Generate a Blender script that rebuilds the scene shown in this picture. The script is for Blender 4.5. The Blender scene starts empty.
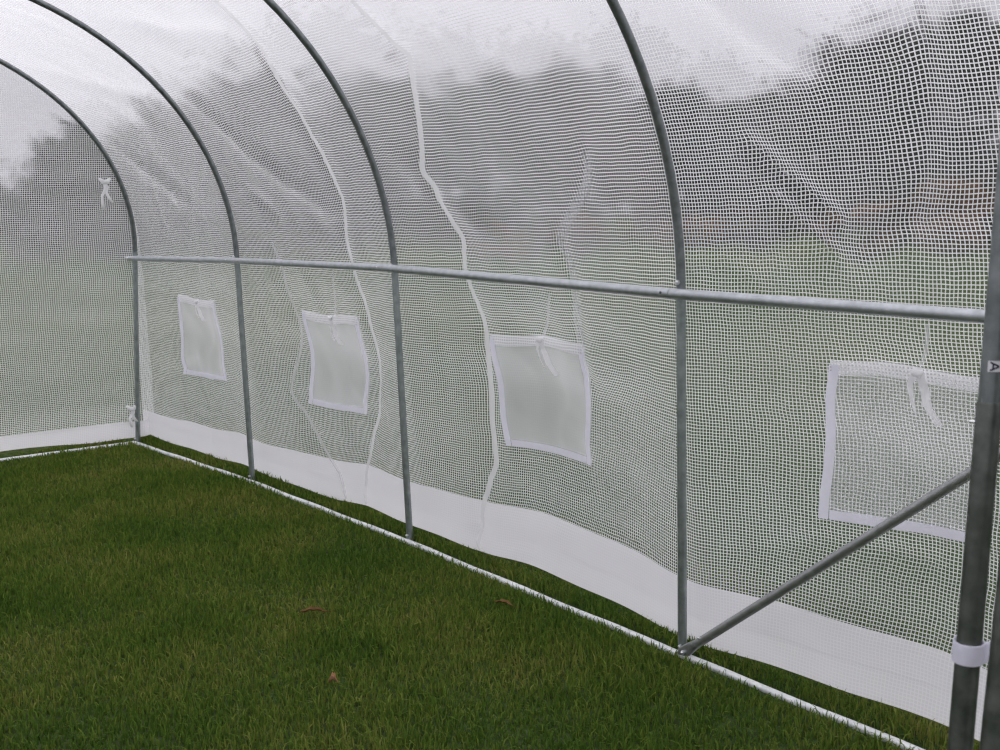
import bpy, bmesh, math, random
import numpy as np
from mathutils import Vector, Matrix, noise

random.seed(7)
rng = np.random.default_rng(11)
SC = bpy.context.scene
COL = SC.collection

# ------------------------------------------------------------------ camera
cd = bpy.data.cameras.new('camera')
cam = bpy.data.objects.new('camera', cd)
COL.objects.link(cam)
R_ = Vector((0.62924133, 0.776772, -0.02608853))
U_ = Vector((-0.10888016, 0.12133729, 0.9866217))
F_ = Vector((-0.76954562, 0.61798263, -0.1609255))
M = Matrix((R_, U_, -F_)).transposed().to_4x4()
M.translation = Vector((6.67114906, -2.43651936, 1.4291941))
cam.matrix_world = M
cd.sensor_width = 36.0
cd.lens = 1085.7108 * 36.0 / 1000.0
cd.clip_start = 0.05
cd.clip_end = 500
cd.dof.use_dof = True
cd.dof.focus_distance = 3.6
cd.dof.aperture_fstop = 10.0
SC.camera = cam

# ------------------------------------------------------------------ overcast sky, exposure
world = bpy.data.worlds.new('overcast_sky')
SC.world = world
world.use_nodes = True
nt = world.node_tree
nt.nodes.clear()
wo = nt.nodes.new('ShaderNodeOutputWorld')
bg = nt.nodes.new('ShaderNodeBackground')
tc = nt.nodes.new('ShaderNodeTexCoord')
sx = nt.nodes.new('ShaderNodeSeparateXYZ')
rp = nt.nodes.new('ShaderNodeValToRGB')
nt.links.new(tc.outputs['Generated'], sx.inputs[0])
nt.links.new(sx.outputs['Z'], rp.inputs[0])
rp.color_ramp.elements[0].position = 0.0
rp.color_ramp.elements[0].color = (0.825, 0.795, 0.89, 1)
rp.color_ramp.elements[1].position = 0.9
rp.color_ramp.elements[1].color = (0.985, 0.96, 1.0, 1)
nt.links.new(rp.outputs[0], bg.inputs['Color'])
# an overcast sky is darkest at the horizon and brightest overhead
sm = nt.nodes.new('ShaderNodeMapRange')
sm.inputs['From Min'].default_value = 0.10; sm.inputs['From Max'].default_value = 1.0
sm.inputs['To Min'].default_value = 0.71; sm.inputs['To Max'].default_value = 2.3
nt.links.new(sx.outputs['Z'], sm.inputs['Value'])
nt.links.new(sm.outputs[0], bg.inputs['Strength'])
nt.links.new(bg.outputs[0], wo.inputs[0])

SC.view_settings.view_transform = 'Standard'
SC.view_settings.look = 'None'
SC.view_settings.gamma = 1.0
SC.view_settings.use_curve_mapping = False
SC.view_settings.exposure = 0.0
SC.cycles.filter_width = 1.25
SC.cycles.transparent_max_bounces = 16
SC.cycles.max_bounces = 10
SC.cycles.transmission_bounces = 8
SC.cycles.diffuse_bounces = 5

# ------------------------------------------------------------------ helpers
def tag(o, label=None, cat=None, group=None, kind=None):
    if label: o['label'] = label
    if cat: o['category'] = cat
    if group: o['group'] = group
    if kind: o['kind'] = kind
    return o

def empty(name, loc=(0, 0, 0), label=None, cat=None, group=None):
    o = bpy.data.objects.new(name, None)
    o.empty_display_size = 0.1
    COL.objects.link(o)
    o.location = loc
    return tag(o, label, cat, group)

class MB:
    """collects vertices, faces and uvs in world space, links them as one mesh object"""
    def __init__(s):
        s.v = []; s.f = []; s.uv = None
    def add(s, verts, faces):
        n = len(s.v)
        s.v += [tuple(p) for p in verts]
        s.f += [tuple(i + n for i in f) for f in faces]
    def tube(s, path, r, n=14, cap=True):
        path = [Vector(p) for p in path]
        rs = r if isinstance(r, (list, tuple)) else [r] * len(path)
        t0 = (path[1] - path[0]).normalized()
        a = Vector((0, 0, 1)) if abs(t0.z) < 0.9 else Vector((1, 0, 0))
        nrm = t0.cross(a).normalized()
        verts = []
        m = len(path)
        for i, p in enumerate(path):
            t = (path[min(i + 1, m - 1)] - path[max(i - 1, 0)]).normalized()
            nrm = (nrm - t * nrm.dot(t)).normalized()
            b = t.cross(nrm)
            for k in range(n):
                an = 2 * math.pi * k / n
                verts.append(p + (nrm * math.cos(an) + b * math.sin(an)) * rs[i])
        faces = []
        for i in range(m - 1):
            for k in range(n):
                k2 = (k + 1) % n
                faces.append((i * n + k, i * n + k2, (i + 1) * n + k2, (i + 1) * n + k))
        if cap:
            faces.append(tuple(range(n - 1, -1, -1)))
            faces.append(tuple((m - 1) * n + k for k in range(n)))
        s.add(verts, faces)
        return s
    def bolt(s, p, d, r=0.006, h=0.006):
        """hexagon head with a rounded crown, standing out of p along d"""
        p = Vector(p); d = Vector(d).normalized()
        s.tube([p - d * 0.002, p + d * h], r, 6)
        s.tube([p + d * h, p + d * (h + 0.002), p + d * (h + 0.004)], [r * 0.72, r * 0.6, r * 0.25], 10)
        return s
    def build(s, name, mat, parent=None, smooth=True, auto=None):
        me = bpy.data.meshes.new(name)
        org = Vector(parent.matrix_world.translation) if False else Vector((0, 0, 0))
        if parent is not None:
            q = parent
            while q is not None:
                org += Vector(q.location); q = q.parent
        me.from_pydata([tuple(Vector(p) - org) for p in s.v], [], s.f)
        if s.uv is not None:
            ul = me.uv_layers.new(name='UVMap')
            vi = np.empty(len(me.loops), dtype=np.int32)
            me.loops.foreach_get('vertex_index', vi)
            ul.data.foreach_set('uv', np.asarray(s.uv, dtype=np.float32)[vi].ravel())
        me.polygons.foreach_set('use_smooth', [smooth] * len(me.polygons))
        me.materials.append(mat)
        o = bpy.data.objects.new(name, me)
        COL.objects.link(o)
        if parent is not None: o.parent = parent
        if smooth and auto:
            me.set_sharp_from_angle(angle=math.radians(auto))
        return o

def grid(nu, nv):
    return [(i * nv + j, (i + 1) * nv + j, (i + 1) * nv + j + 1, i * nv + j + 1) for i in range(nu - 1) for j in range(nv - 1)]

# ------------------------------------------------------------------ materials
def new_mat(name):
    m = bpy.data.materials.new(name)
    m.use_nodes = True
    m.node_tree.nodes.clear()
    out = m.node_tree.nodes.new('ShaderNodeOutputMaterial')
    return m, m.node_tree, out

def N(t, kind, **kw):
    n = t.nodes.new(kind)
    for k, v in kw.items():
        if k in n.inputs.keys(): n.inputs[k].default_value = v
        else: setattr(n, k, v)
    return n

def math_(t, op, a, b=None, clamp=False):
    n = t.nodes.new('ShaderNodeMath'); n.operation = op; n.use_clamp = clamp
    for i, x in enumerate((a, b)):
        if x is None: continue
        if isinstance(x, (int, float)): n.inputs[i].default_value = x
        else: t.links.new(x, n.inputs[i])
    return n.outputs[0]

def fabric(name, col, film_a, thread_a, pu=0.0108, pv=0.0104, wid=0.255, refr=0.8, haze_scale=3.0, haze_amt=0.06, trans=0.6):
    """woven polyethylene: white threads on a square grid, a thin translucent film between them.
    The film's coverage grows with the length of the path through it."""
    m, t, out = new_mat(name)
    L = t.links.new
    uv = N(t, 'ShaderNodeUVMap', uv_map='UVMap')
    # threads are never quite straight
    nz = N(t, 'ShaderNodeTexNoise'); nz.inputs['Scale'].default_value = 14.0; nz.inputs['Detail'].default_value = 1.0
    L(uv.outputs[0], nz.inputs['Vector'])
    sub = N(t, 'ShaderNodeVectorMath', operation='SUBTRACT'); L(nz.outputs['Color'], sub.inputs[0]); sub.inputs[1].default_value = (0.5, 0.5, 0.5)
    scl = N(t, 'ShaderNodeVectorMath', operation='SCALE'); L(sub.outputs[0], scl.inputs[0]); scl.inputs['Scale'].default_value = 0.008
    add = N(t, 'ShaderNodeVectorMath', operation='ADD'); L(uv.outputs[0], add.inputs[0]); L(scl.outputs[0], add.inputs[1])
    sep = N(t, 'ShaderNodeSeparateXYZ'); L(add.outputs[0], sep.inputs[0])
    def lines(sock, p):
        a = math_(t, 'FRACT', math_(t, 'MULTIPLY', sock, 1.0 / p))
        d = math_(t, 'ABSOLUTE', math_(t, 'SUBTRACT', a, 0.5))
        mr = N(t, 'ShaderNodeMapRange', interpolation_type='SMOOTHSTEP')
        L(d, mr.inputs['Value'])
        mr.inputs['From Min'].default_value = wid / 2 + 0.045
        mr.inputs['From Max'].default_value = wid / 2 - 0.045
        return mr.outputs[0]
    th = math_(t, 'MAXIMUM', lines(sep.outputs[0], pu), lines(sep.outputs[1], pv))
    # crumpled, whitened areas of the film
    h = N(t, 'ShaderNodeTexNoise'); h.inputs['Scale'].default_value = haze_scale; h.inputs['Detail'].default_value = 5.0; h.inputs['Roughness'].default_value = 0.62
    L(uv.outputs[0], h.inputs['Vector'])
    hz = math_(t, 'MULTIPLY', math_(t, 'SUBTRACT', h.outputs['Fac'], 0.5), 2 * haze_amt)
    fa = math_(t, 'ADD', hz, film_a)
    al = N(t, 'ShaderNodeMix', data_type='FLOAT')
    L(th, al.inputs[0]); L(fa, al.inputs[2]); al.inputs[3].default_value = thread_a
    # path length through the sheet
    geo = N(t, 'ShaderNodeNewGeometry')
    dt = N(t, 'ShaderNodeVectorMath', operation='DOT_PRODUCT'); L(geo.outputs['Normal'], dt.inputs[0]); L(geo.outputs['Incoming'], dt.inputs[1])
    cs = math_(t, 'MAXIMUM', math_(t, 'ABSOLUTE', dt.outputs['Value']), 0.16)
    tr = math_(t, 'POWER', math_(t, 'SUBTRACT', 1.0, al.outputs[0]), math_(t, 'DIVIDE', 0.82, cs))
    alpha = math_(t, 'SUBTRACT', 1.0, tr, clamp=True)
    df = N(t, 'ShaderNodeBsdfDiffuse', Color=(*col, 1)); tl = N(t, 'ShaderNodeBsdfTranslucent', Color=(*col, 1))
    gl = N(t, 'ShaderNodeBsdfGlossy', Color=(1, 1, 1, 1), Roughness=0.35)
    mx = N(t, 'ShaderNodeMixShader', Fac=trans); L(df.outputs[0], mx.inputs[1]); L(tl.outputs[0], mx.inputs[2])
    mg = N(t, 'ShaderNodeMixShader', Fac=0.03); L(mx.outputs[0], mg.inputs[1]); L(gl.outputs[0], mg.inputs[2])
    tp = N(t, 'ShaderNodeBsdfTransparent', Color=(0.97, 0.97, 0.98, 1))
    rf = N(t, 'ShaderNodeBsdfRefraction', Color=(0.97, 0.97, 0.98, 1), Roughness=0.24, IOR=1.05)
    mt = N(t, 'ShaderNodeMixShader', Fac=refr); L(tp.outputs[0], mt.inputs[1]); L(rf.outputs[0], mt.inputs[2])
    ms = N(t, 'ShaderNodeMixShader'); L(alpha, ms.inputs[0]); L(mt.outputs[0], ms.inputs[1]); L(mg.outputs[0], ms.inputs[2])
    L(ms.outputs[0], out.inputs[0])
    return m

def metal(name, lo, hi, rough=0.38, metallic=0.75, scale=40.0):
    m, t, out = new_mat(name)
    L = t.links.new
    tcn = N(t, 'ShaderNodeTexCoord')
    nz = N(t, 'ShaderNodeTexNoise'); nz.inputs['Scale'].default_value = scale; nz.inputs['Detail'].default_value = 4.0
    L(tcn.outputs['Object'], nz.inputs['Vector'])
    cr = N(t, 'ShaderNodeValToRGB'); L(nz.outputs['Fac'], cr.inputs[0])
    cr.color_ramp.elements[0].position = 0.3; cr.color_ramp.elements[0].color = (*lo, 1)
    cr.color_ramp.elements[1].position = 0.7; cr.color_ramp.elements[1].color = (*hi, 1)
    b = N(t, 'ShaderNodeBsdfPrincipled'); L(cr.outputs[0], b.inputs['Base Color'])
    b.inputs['Metallic'].default_value = metallic
    mr = N(t, 'ShaderNodeMapRange'); L(nz.outputs['Fac'], mr.inputs[0]); mr.inputs['To Min'].default_value = rough - 0.08; mr.inputs['To Max'].default_value = rough + 0.1
    L(mr.outputs[0], b.inputs['Roughness'])
    L(b.outputs[0], out.inputs[0])
    return m

def cloth(name, col, trans=0.35, alpha=1.0):
    m, t, out = new_mat(name)
    L = t.links.new
    tcn = N(t, 'ShaderNodeTexCoord')
    nz = N(t, 'ShaderNodeTexNoise'); nz.inputs['Scale'].default_value = 60.0; nz.inputs['Detail'].default_value = 3.0
    L(tcn.outputs['Object'], nz.inputs['Vector'])
    cr = N(t, 'ShaderNodeValToRGB'); L(nz.outputs['Fac'], cr.inputs[0])
    cr.color_ramp.elements[0].color = (*[c * 0.93 for c in col], 1); cr.color_ramp.elements[1].color = (*col, 1)
    df = N(t, 'ShaderNodeBsdfDiffuse'); tl = N(t, 'ShaderNodeBsdfTranslucent')
    L(cr.outputs[0], df.inputs[0]); L(cr.outputs[0], tl.inputs[0])
    mx = N(t, 'ShaderNodeMixShader', Fac=trans); L(df.outputs[0], mx.inputs[1]); L(tl.outputs[0], mx.inputs[2])
    if alpha < 1:
        tp = N(t, 'ShaderNodeBsdfTransparent')
        ma = N(t, 'ShaderNodeMixShader', Fac=alpha); L(tp.outputs[0], ma.inputs[1]); L(mx.outputs[0], ma.inputs[2]); mx = ma
    L(mx.outputs[0], out.inputs[0])
    return m

def leafy(name, ramp, scale=1.5, rough=0.7, trans=0.25, coord='Object', island=0.25):
    """matt plant matter: colour from noise in place and a random value per leaf"""
    m, t, out = new_mat(name)
    L = t.links.new
    tcn = N(t, 'ShaderNodeTexCoord'); geo = N(t, 'ShaderNodeNewGeometry')
    nz = N(t, 'ShaderNodeTexNoise'); nz.inputs['Scale'].default_value = scale; nz.inputs['Detail'].default_value = 3.0
    L(tcn.outputs[coord], nz.inputs['Vector'])
    v = math_(t, 'ADD', nz.outputs['Fac'], math_(t, 'MULTIPLY', math_(t, 'SUBTRACT', geo.outputs['Random Per Island'], 0.5), island * 2))
    cr = N(t, 'ShaderNodeValToRGB'); L(v, cr.inputs[0])
    el = cr.color_ramp.elements
    el[0].position, el[0].color = ramp[0][0], (*ramp[0][1], 1)
    el[1].position, el[1].color = ramp[-1][0], (*ramp[-1][1], 1)
    for p, c in ramp[1:-1]:
        e = el.new(p); e.color = (*c, 1)
    df = N(t, 'ShaderNodeBsdfDiffuse'); tl = N(t, 'ShaderNodeBsdfTranslucent')
    L(cr.outputs[0], df.inputs[0]); L(cr.outputs[0], tl.inputs[0])
    mx = N(t, 'ShaderNodeMixShader', Fac=trans); L(df.outputs[0], mx.inputs[1]); L(tl.outputs[0], mx.inputs[2])
    L(mx.outputs[0], out.inputs[0])
    return m

FILM = fabric('woven_film', (0.93, 0.935, 0.945), 0.045, 0.91)
ENDF = fabric('woven_end_film', (0.93, 0.94, 0.94), 0.10, 0.86, pu=0.0115, pv=0.0115, wid=0.28)
HEM = fabric('doubled_white_hem', (0.97, 0.96, 0.985), 0.90, 0.98, refr=0.1, haze_amt=0.05, trans=0.5)
NET = fabric('insect_net', (0.94, 0.94, 0.95), 0.28, 0.30, haze_amt=0.05, refr=0.2)
HEAD = fabric('net_header', (0.92, 0.92, 0.94), 0.45, 0.85, wid=0.42, refr=0.2)
PLEAT = fabric('pleat_film', (0.93, 0.93, 0.95), 0.10, 0.25, refr=0.3)
TAPE = cloth('lilac_white_tape', (0.90, 0.895, 0.98), 0.5)
SEAM = cloth('white_weld', (0.93, 0.93, 0.94), 0.55, 0.8)
RIBBON = cloth('white_ribbon', (0.94, 0.94, 0.95), 0.55)
STEEL = metal('galvanised_steel', (0.14, 0.155, 0.16), (0.24, 0.26, 0.265))
BRIGHT = metal('bright_galvanised_steel', (0.52, 0.54, 0.55), (0.72, 0.74, 0.74), rough=0.5, metallic=0.35)
RAILM = metal('rail_steel', (0.35, 0.37, 0.39), (0.49, 0.51, 0.54), rough=0.36, metallic=0.7)
DARKM = metal('dull_steel', (0.075, 0.085, 0.075), (0.145, 0.155, 0.145), rough=0.42)
POSTM = metal('post_steel', (0.23, 0.265, 0.265), (0.35, 0.385, 0.385), rough=0.36)
BRACEM = metal('brace_steel', (0.27, 0.28, 0.28), (0.38, 0.39, 0.39), rough=0.32, metallic=0.7)
BOLTM = metal('zinc_bolt', (0.55, 0.56, 0.58), (0.75, 0.76, 0.78), rough=0.3, metallic=0.8)

# ------------------------------------------------------------------ lines of the tunnel
HOOPS=[  # base x,y ; x,y,z at the rail ; z0, b, lean
 (0.1768,-0.0900, 0.2220,-0.0336,1.1315, 1.185,1.209,0.178),
 (1.5393, 0.0036, 1.5254, 0.0036,1.1530, 1.149,1.302,0.027),
 (2.9549, 0.0333, 2.9233, 0.0333,1.1588, 1.150,1.389,-0.032),
 (4.4966, 0.0170, 4.4893, 0.0170,1.1349, 1.150,1.389,-0.005),
 (6.0000, 0.0100, 6.0000, 0.0100,1.1300, 1.150,1.389,0.0)]
def hoop_at(u):
    """interpolated hoop section at position u (0..4 hoops by rail x)"""
    for i in range(4):
        a,b=HOOPS[i],HOOPS[i+1]
        if u<=b[2] or i==3:
            t=(u-a[2])/(b[2]-a[2]); return [p+(q-p)*t for p,q in zip(a,b)]
VB,VW,VA=0.20,1.16,3.26     # v at the top of the hem band, at the springing of the arch, at the ridge
BASE=[(0,.088),(.15,.080),(.3,.07),(.6,.05),(.9,.036),(1.2,.024),(1.5,.024),(9,.024)]
BULGE=[(0,.030),(.15,.055),(.3,.105),(.5,.14),(.7,.15),(.9,.11),(1.1,.065),(1.3,.045),(1.6,.04),(2.0,.03),(2.4,0.),(9,0)]
BAYS=[0.55,0.75,1.15,0.9]
def lerp(T,z):
    for (a,b),(c,d) in zip(T,T[1:]):
        if z<=c:
            t=(z-a)/(c-a) if z>a else 0.0
            t=t*t*(3-2*t); return b+(d-b)*t
    return T[-1][1]
def bay(u):
    """0 at a hoop, up to 1 half way between two"""
    for i in range(4):
        a,b=HOOPS[i][2],HOOPS[i+1][2]
        if u<=b or i==3:
            t=min(max((u-a)/(b-a),0),1); return BAYS[i]*math.sin(math.pi*t)**1.3 if 0<t<1 else 0.0
def hem(u):
    return 0.020+0.007*math.sin(u*2.3+0.6)+0.008*math.sin(u*5.1+1.0)+0.005*math.sin(u*11.0)
def nominal(u,v):
    """point of the cover before folds; v runs from the hem up the wall to the ridge (VA) and down the other side"""
    h=hoop_at(u); mir=v>VA
    w=2*VA-v if mir else v
    if w<VW:
        t=w/VW; z=hem(u)*(1-t)+(h[5]-0.0)*t
        k=min(z/1.13,1.0); x=h[0]*(1-k)+h[2]*k+(u-h[2])
        x=h[0]*(1-k)+h[2]*k
        y=h[1]*(1-k)+h[3]*k
    else:
        t=(w-VW)/(VA-VW)*math.pi/2
        z=h[5]+(h[6]+0.024)*math.sin(t); y=h[3]-1.5*(1-math.cos(t))
        x=u+h[7]*(z-h[4])
    c=math.cos((w-VW)/(VA-VW)*math.pi/2) if w>VW else 1.0
    y+=(lerp(BASE,z)+lerp(BULGE,z)*bay(u))*c
    if mir: y=2*(h[3]-1.5)-y
    return (x,y,z)

LEAVES = [
 ((3.860, -0.192, 0.0), 0.080, 0.011, 0.35, 0.2, 'b', 'long brown fallen leaf on the grass, nearest the pale rail'),
 ((3.471, -0.721, 0.0), 0.100, 0.013, 0.89, 0.2, 'b', 'flat brown fallen leaf on the grass, left of the others'),
 ((4.001, -0.953, 0.0), 0.027, 0.011, 0.9, 0.6, 'o', 'small orange fallen leaf on the grass at the bottom'),
]
TREES = [  # x, y, height, spread, seed, foliage, label
 (-29.3, 9.8, 4.8, 2.0, 1, 'd', 'dark tree seen through the end panel beside the farthest hoop'),
 (-31.4, 15.3, 7.2, 2.9, 2, 'd', 'dark tree seen through the cover left of the second hoop'),
 (-28.3, 17.2, 8.5, 3.2, 3, 'g', 'tall dark tree seen through the cover between the second and third hoops'),
 (-31.8, 24.6, 9.0, 3.1, 4, 'g', 'greyish tree seen through the cover just right of the third hoop'),
 (-33.0, 31.1, 9.3, 3.6, 5, 'd', 'broad tree seen through the cover midway between the third and fourth hoops'),
 (-25.3, 29.3, 8.8, 3.0, 6, 'g', 'tree seen through the cover just left of the fourth hoop'),
 (-26.3, 35.2, 7.8, 2.8, 7, 'd', 'tree seen through the cover just right of the fourth hoop'),
 (-22.4, 35.8, 6.6, 2.9, 8, 'd', 'low tree under the bright gap of sky right of the fourth hoop'),
 (-16.4, 33.9, 8.2, 3.5, 9, 'g', 'tall purplish tree seen through the cover above the largest vent window'),
 (-11.9, 33.0, 8.6, 3.3, 10, 'd', 'tall dark tree seen through the cover nearest the right edge'),
]
SHRUBS = [
 (-10.9, 25.6, 1.15, 1.0, 21, 'r', 'rust orange shrub seen through the cover above the largest vent window'),
 (-8.0, 25.9, 1.6, 1.0, 22, 'r', 'rust orange shrub seen through the cover beside the door post'),
 (-13.4, 25.2, 0.9, 1.6, 23, 'o', 'olive shrub directly left of the taller rust orange shrubs'),
 (-24.2, 16.1, 1.0, 1.8, 24, 'o', 'olive shrub seen through the cover left of the third hoop'),
 (-21.5, 23.0, 0.9, 2.0, 25, 'o', 'olive shrub seen through the cover midway between third and fourth hoops'),
 (-19.4, 25.0, 0.9, 1.6, 26, 'o', 'olive shrub seen through the cover just left of the fourth hoop'),
 (-29.8, 12.6, 1.9, 2.8, 35, 'd', 'dark bush seen through the cover just right of the farthest hoop'),
 (-30.6, 8.6, 1.9, 2.4, 36, 'd', 'dark bush at the foot of the tree seen through the end panel'),
 (-14.6, 24.0, 1.0, 0.9, 41, 'r', 'rust brown shrub midway between the fourth hoop and the largest vent window'),
 (-17.4, 22.6, 0.8, 1.0, 42, 'r', 'low rust brown shrub just left of the fourth hoop'),
 (-19.8, 21.6, 0.8, 1.1, 43, 'r', 'low rust brown shrub behind the pleat between the third and fourth hoops'),
 (-27.5, 19.6, 1.6, 2.6, 29, 'd', 'dark bush under the tall tree between the second and third hoops'),
 (-28.4, 25.4, 1.7, 2.8, 30, 'd', 'dark bush at the foot of the trees right of the third hoop'),
 (-24.6, 26.9, 1.7, 2.8, 31, 'd', 'dark bush at the foot of the trees left of the fourth hoop'),
 (-20.4, 31.8, 1.9, 3.0, 32, 'd', 'dark bush at the foot of the low tree right of the fourth hoop'),
 (-14.9, 30.6, 2.1, 3.0, 33, 'd', 'dark bush behind the rust orange shrubs'),
 (-10.3, 29.5, 2.2, 2.6, 34, 'd', 'dark bush beside the door post behind the rust orange shrubs'),
 (-37.6, 9.6, 3.1, 3.0, 27, 'd', 'dark thicket seen through the end panel right of the pale sky'),
 (-38.3, 6.4, 3.2, 3.2, 28, 'd', 'dark thicket seen through the end panel at the left edge'),
]

# ------------------------------------------------------------------ ground
def ground_mat():
    m, t, out = new_mat('meadow_ground')
    L = t.links.new
    tcn = N(t, 'ShaderNodeTexCoord')
    big = N(t, 'ShaderNodeTexNoise'); big.inputs['Scale'].default_value = 0.12; big.inputs['Detail'].default_value = 5.0
    L(tcn.outputs['Object'], big.inputs['Vector'])
    fine = N(t, 'ShaderNodeTexNoise'); fine.inputs['Scale'].default_value = 30.0; fine.inputs['Detail'].default_value = 6.0
    L(tcn.outputs['Object'], fine.inputs['Vector'])
    c1 = N(t, 'ShaderNodeValToRGB'); L(big.outputs['Fac'], c1.inputs[0])
    e = c1.color_ramp.elements
    e[0].position = 0.35; e[0].color = (0.034, 0.060, 0.025, 1)
    e[1].position = 0.70; e[1].color = (0.074, 0.092, 0.038, 1)
    c2 = N(t, 'ShaderNodeValToRGB'); L(fine.outputs['Fac'], c2.inputs[0])
    c2.color_ramp.elements[0].position = 0.3; c2.color_ramp.elements[0].color = (0.45, 0.45, 0.4, 1)
    c2.color_ramp.elements[1].position = 0.75; c2.color_ramp.elements[1].color = (1.25, 1.25, 1.1, 1)
    mx = N(t, 'ShaderNodeMix', data_type='RGBA', blend_type='MULTIPLY'); mx.inputs[0].default_value = 1.0
    L(c1.outputs[0], mx.inputs[6]); L(c2.outputs[0], mx.inputs[7])
    b = N(t, 'ShaderNodeBsdfDiffuse'); L(mx.outputs[2], b.inputs['Color'])
    bp = N(t, 'ShaderNodeBump'); bp.inputs['Strength'].default_value = 0.6; bp.inputs['Distance'].default_value = 0.02
    L(fine.outputs['Fac'], bp.inputs['Height']); L(bp.outputs[0], b.inputs['Normal'])
    L(b.outputs[0], out.inputs[0])
    return m
g = MB()
gx = [-160, -80, -40, -20, -8, 0, 8, 20, 40]; gy = [-60, -20, -8, 0, 8, 20, 40, 80, 160]
g.add([(x, y, 0.0) for x in gx for y in gy], [])
g.f = [(i * 9 + j, (i + 1) * 9 + j, (i + 1) * 9 + j + 1, i * 9 + j + 1) for i in range(8) for j in range(8)]
tag(g.build('ground', ground_mat()), kind='structure')

# ------------------------------------------------------------------ frame: hoops
TR = 0.0145
def rail_y(x):
    """inner face of the hoops at rail height"""
    return hoop_at(x)[3]
def make_hoop(i, label, short=False):
    h = HOOPS[i]
    root = empty('tunnel_hoop', (h[0], h[1], 0), label, 'hoop', 'hoops of the tunnel frame')
    split = h[5] - 0.012
    B = Vector((h[0], h[1], 0)); Rl = Vector((h[2], h[3], h[4])); d = (Rl - B) / h[4]
    # near post
    p = MB(); p.tube([B + d * -0.03, B + d * 0.25, B + d * 0.6, B + d * 0.9, B + d * split], TR, 16)
    # the squeezed foot where the base tube is bolted on
    p.build('post', POSTM, root, auto=50)
    # arch, from one springing over the ridge to the other
    a = MB(); pts = [B + d * (split - 0.002)]
    yc = h[3] - 1.5
    for k in range(0, 61):
        t = math.pi * k / 60
        z = h[5] + h[6] * math.sin(t); y = yc + 1.5 * math.cos(t)
        pts.append(Vector((h[2] + h[7] * (z - h[4]), y, z)))
    pts[0].x = pts[1].x + 0 * pts[0].x
    far = pts[-1].copy(); far.z -= 0.012; pts.append(far)
    a.tube(pts, TR * 0.96, 16); a.build('arch', STEEL, root, auto=50)
    q = MB(); q.tube([(far.x, far.y, far.z + 0.004), (h[0], far.y, 0.6), (h[0], far.y, -0.03)], TR, 16); q.build('post', POSTM, root, auto=50)
    b = MB(); b.bolt(B + d * (split + 0.03) + Vector((0, -TR, 0)), (0.3, -1, 0), 0.0085, 0.007); b.build('bolt', BOLTM, root, auto=40)
    b = MB(); b.bolt(B + Vector((0.004, -TR, 0.03)), (0.3, -1, 0.1), 0.0055, 0.008); b.build('bolt', BOLTM, root, auto=40)
    return root
hoop_labels = ['steel hoop in the far corner, farthest from the camera, beside the end panel',
               'steel hoop with its foot to the right of the small far vent window',
               'steel hoop rising between the two middle vent windows',
               'tall steel hoop with the foot of the diagonal brace bolted to its base']
for i, l in enumerate(hoop_labels): make_hoop(i, l)

# ------------------------------------------------------------------ frame: rails
def rail_at(x):
    h = hoop_at(x); return Vector((x, h[3] - 0.031, h[4]))
root = empty('side_rail', rail_at(0.2), 'horizontal steel tube running along the wall at waist height', 'rail')
segs = [(0.10, HOOPS[2][2] - 0.035), (HOOPS[2][2] - 0.033, HOOPS[3][2] - 0.012), (HOOPS[3][2] - 0.010, 6.02)]
for k, (a, b) in enumerate(segs):
    n = max(3, int((b - a) / 0.25)); m = MB()
    pts = [rail_at(max(a, 0.0) + (b - a) * j / n) for j in range(n + 1)]
    if k == 0: pts[0] = rail_at(HOOPS[0][2]) + Vector((-0.070, 0, 0.001))
    m.tube(pts, [TR * 1.12] * (n + 1) if k else [TR * 0.6] + [TR * 1.08] * n, 16)
    t = m.build('tube', RAILM, root, auto=50)
    for xb in ([HOOPS[0][2], HOOPS[1][2] - 0.03, HOOPS[2][2] - 0.06] if k == 0 else [HOOPS[3][2] - 0.04] if k == 1 else []):
        bb = MB(); bb.bolt(rail_at(xb) + Vector((0, -TR * 0.9, 0.002)), (0, -1, 0.15), 0.0045, 0.004); bb.build('bolt', BOLTM if k == 0 else DARKM, t, auto=40)

def base_at(x):
    for i in range(4):
        a, b = HOOPS[i], HOOPS[i + 1]
        if x <= b[0] or i == 3:
            t = (x - a[0]) / (b[0] - a[0]); return Vector((x, a[1] + (b[1] - a[1]) * t - 0.022, 0.004))
root = empty('base_rail', base_at(0.16), 'pale tube lying on the grass along the foot of the side wall', 'rail')
cuts = [0.165, HOOPS[1][0] + 0.02, HOOPS[2][0] + 0.015, HOOPS[3][0] + 0.02, 6.0]
for a, b in zip(cuts, cuts[1:]):
    n = 10; m = MB()
    m.tube([base_at(a + (b - a - 0.002) * j / n) + Vector((0, 0, 0.002 * math.sin(j * 1.7))) for j in range(n + 1)], 0.0125, 14)
    t = m.build('tube', BRIGHT, root, auto=50)
    bb = MB(); bb.bolt(base_at(b - 0.05 if b < 6 else 5.9) + Vector((0, -0.011, 0.004)), (0, -1, 0.4), 0.0045, 0.006); bb.build('bolt', BOLTM, t, auto=40)
ex0 = Vector((0.180, -0.105, 0.004)); ex1 = Vector((0.066, -0.859, 0.004)); dd = (ex1 - ex0)
root = empty('base_rail', ex0, 'pale tube lying on the grass along the foot of the end panel', 'rail')
m = MB(); m.tube([ex0 + dd * (3.6 * j / 14) for j in range(8)], 0.0125, 14); m.build('tube', BRIGHT, root, auto=50)
m = MB(); m.tube([ex0 + dd * (3.6 * j / 14) for j in range(7, 15)], 0.0128, 14); m.build('tube', BRIGHT, root, auto=50)
m = MB(); m.bolt(ex0 + dd * 0.06 + Vector((0.01, 0, 0.006)), (1, 0, 0.4), 0.005, 0.006); m.build('bolt', DARKM, root, auto=40)

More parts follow.
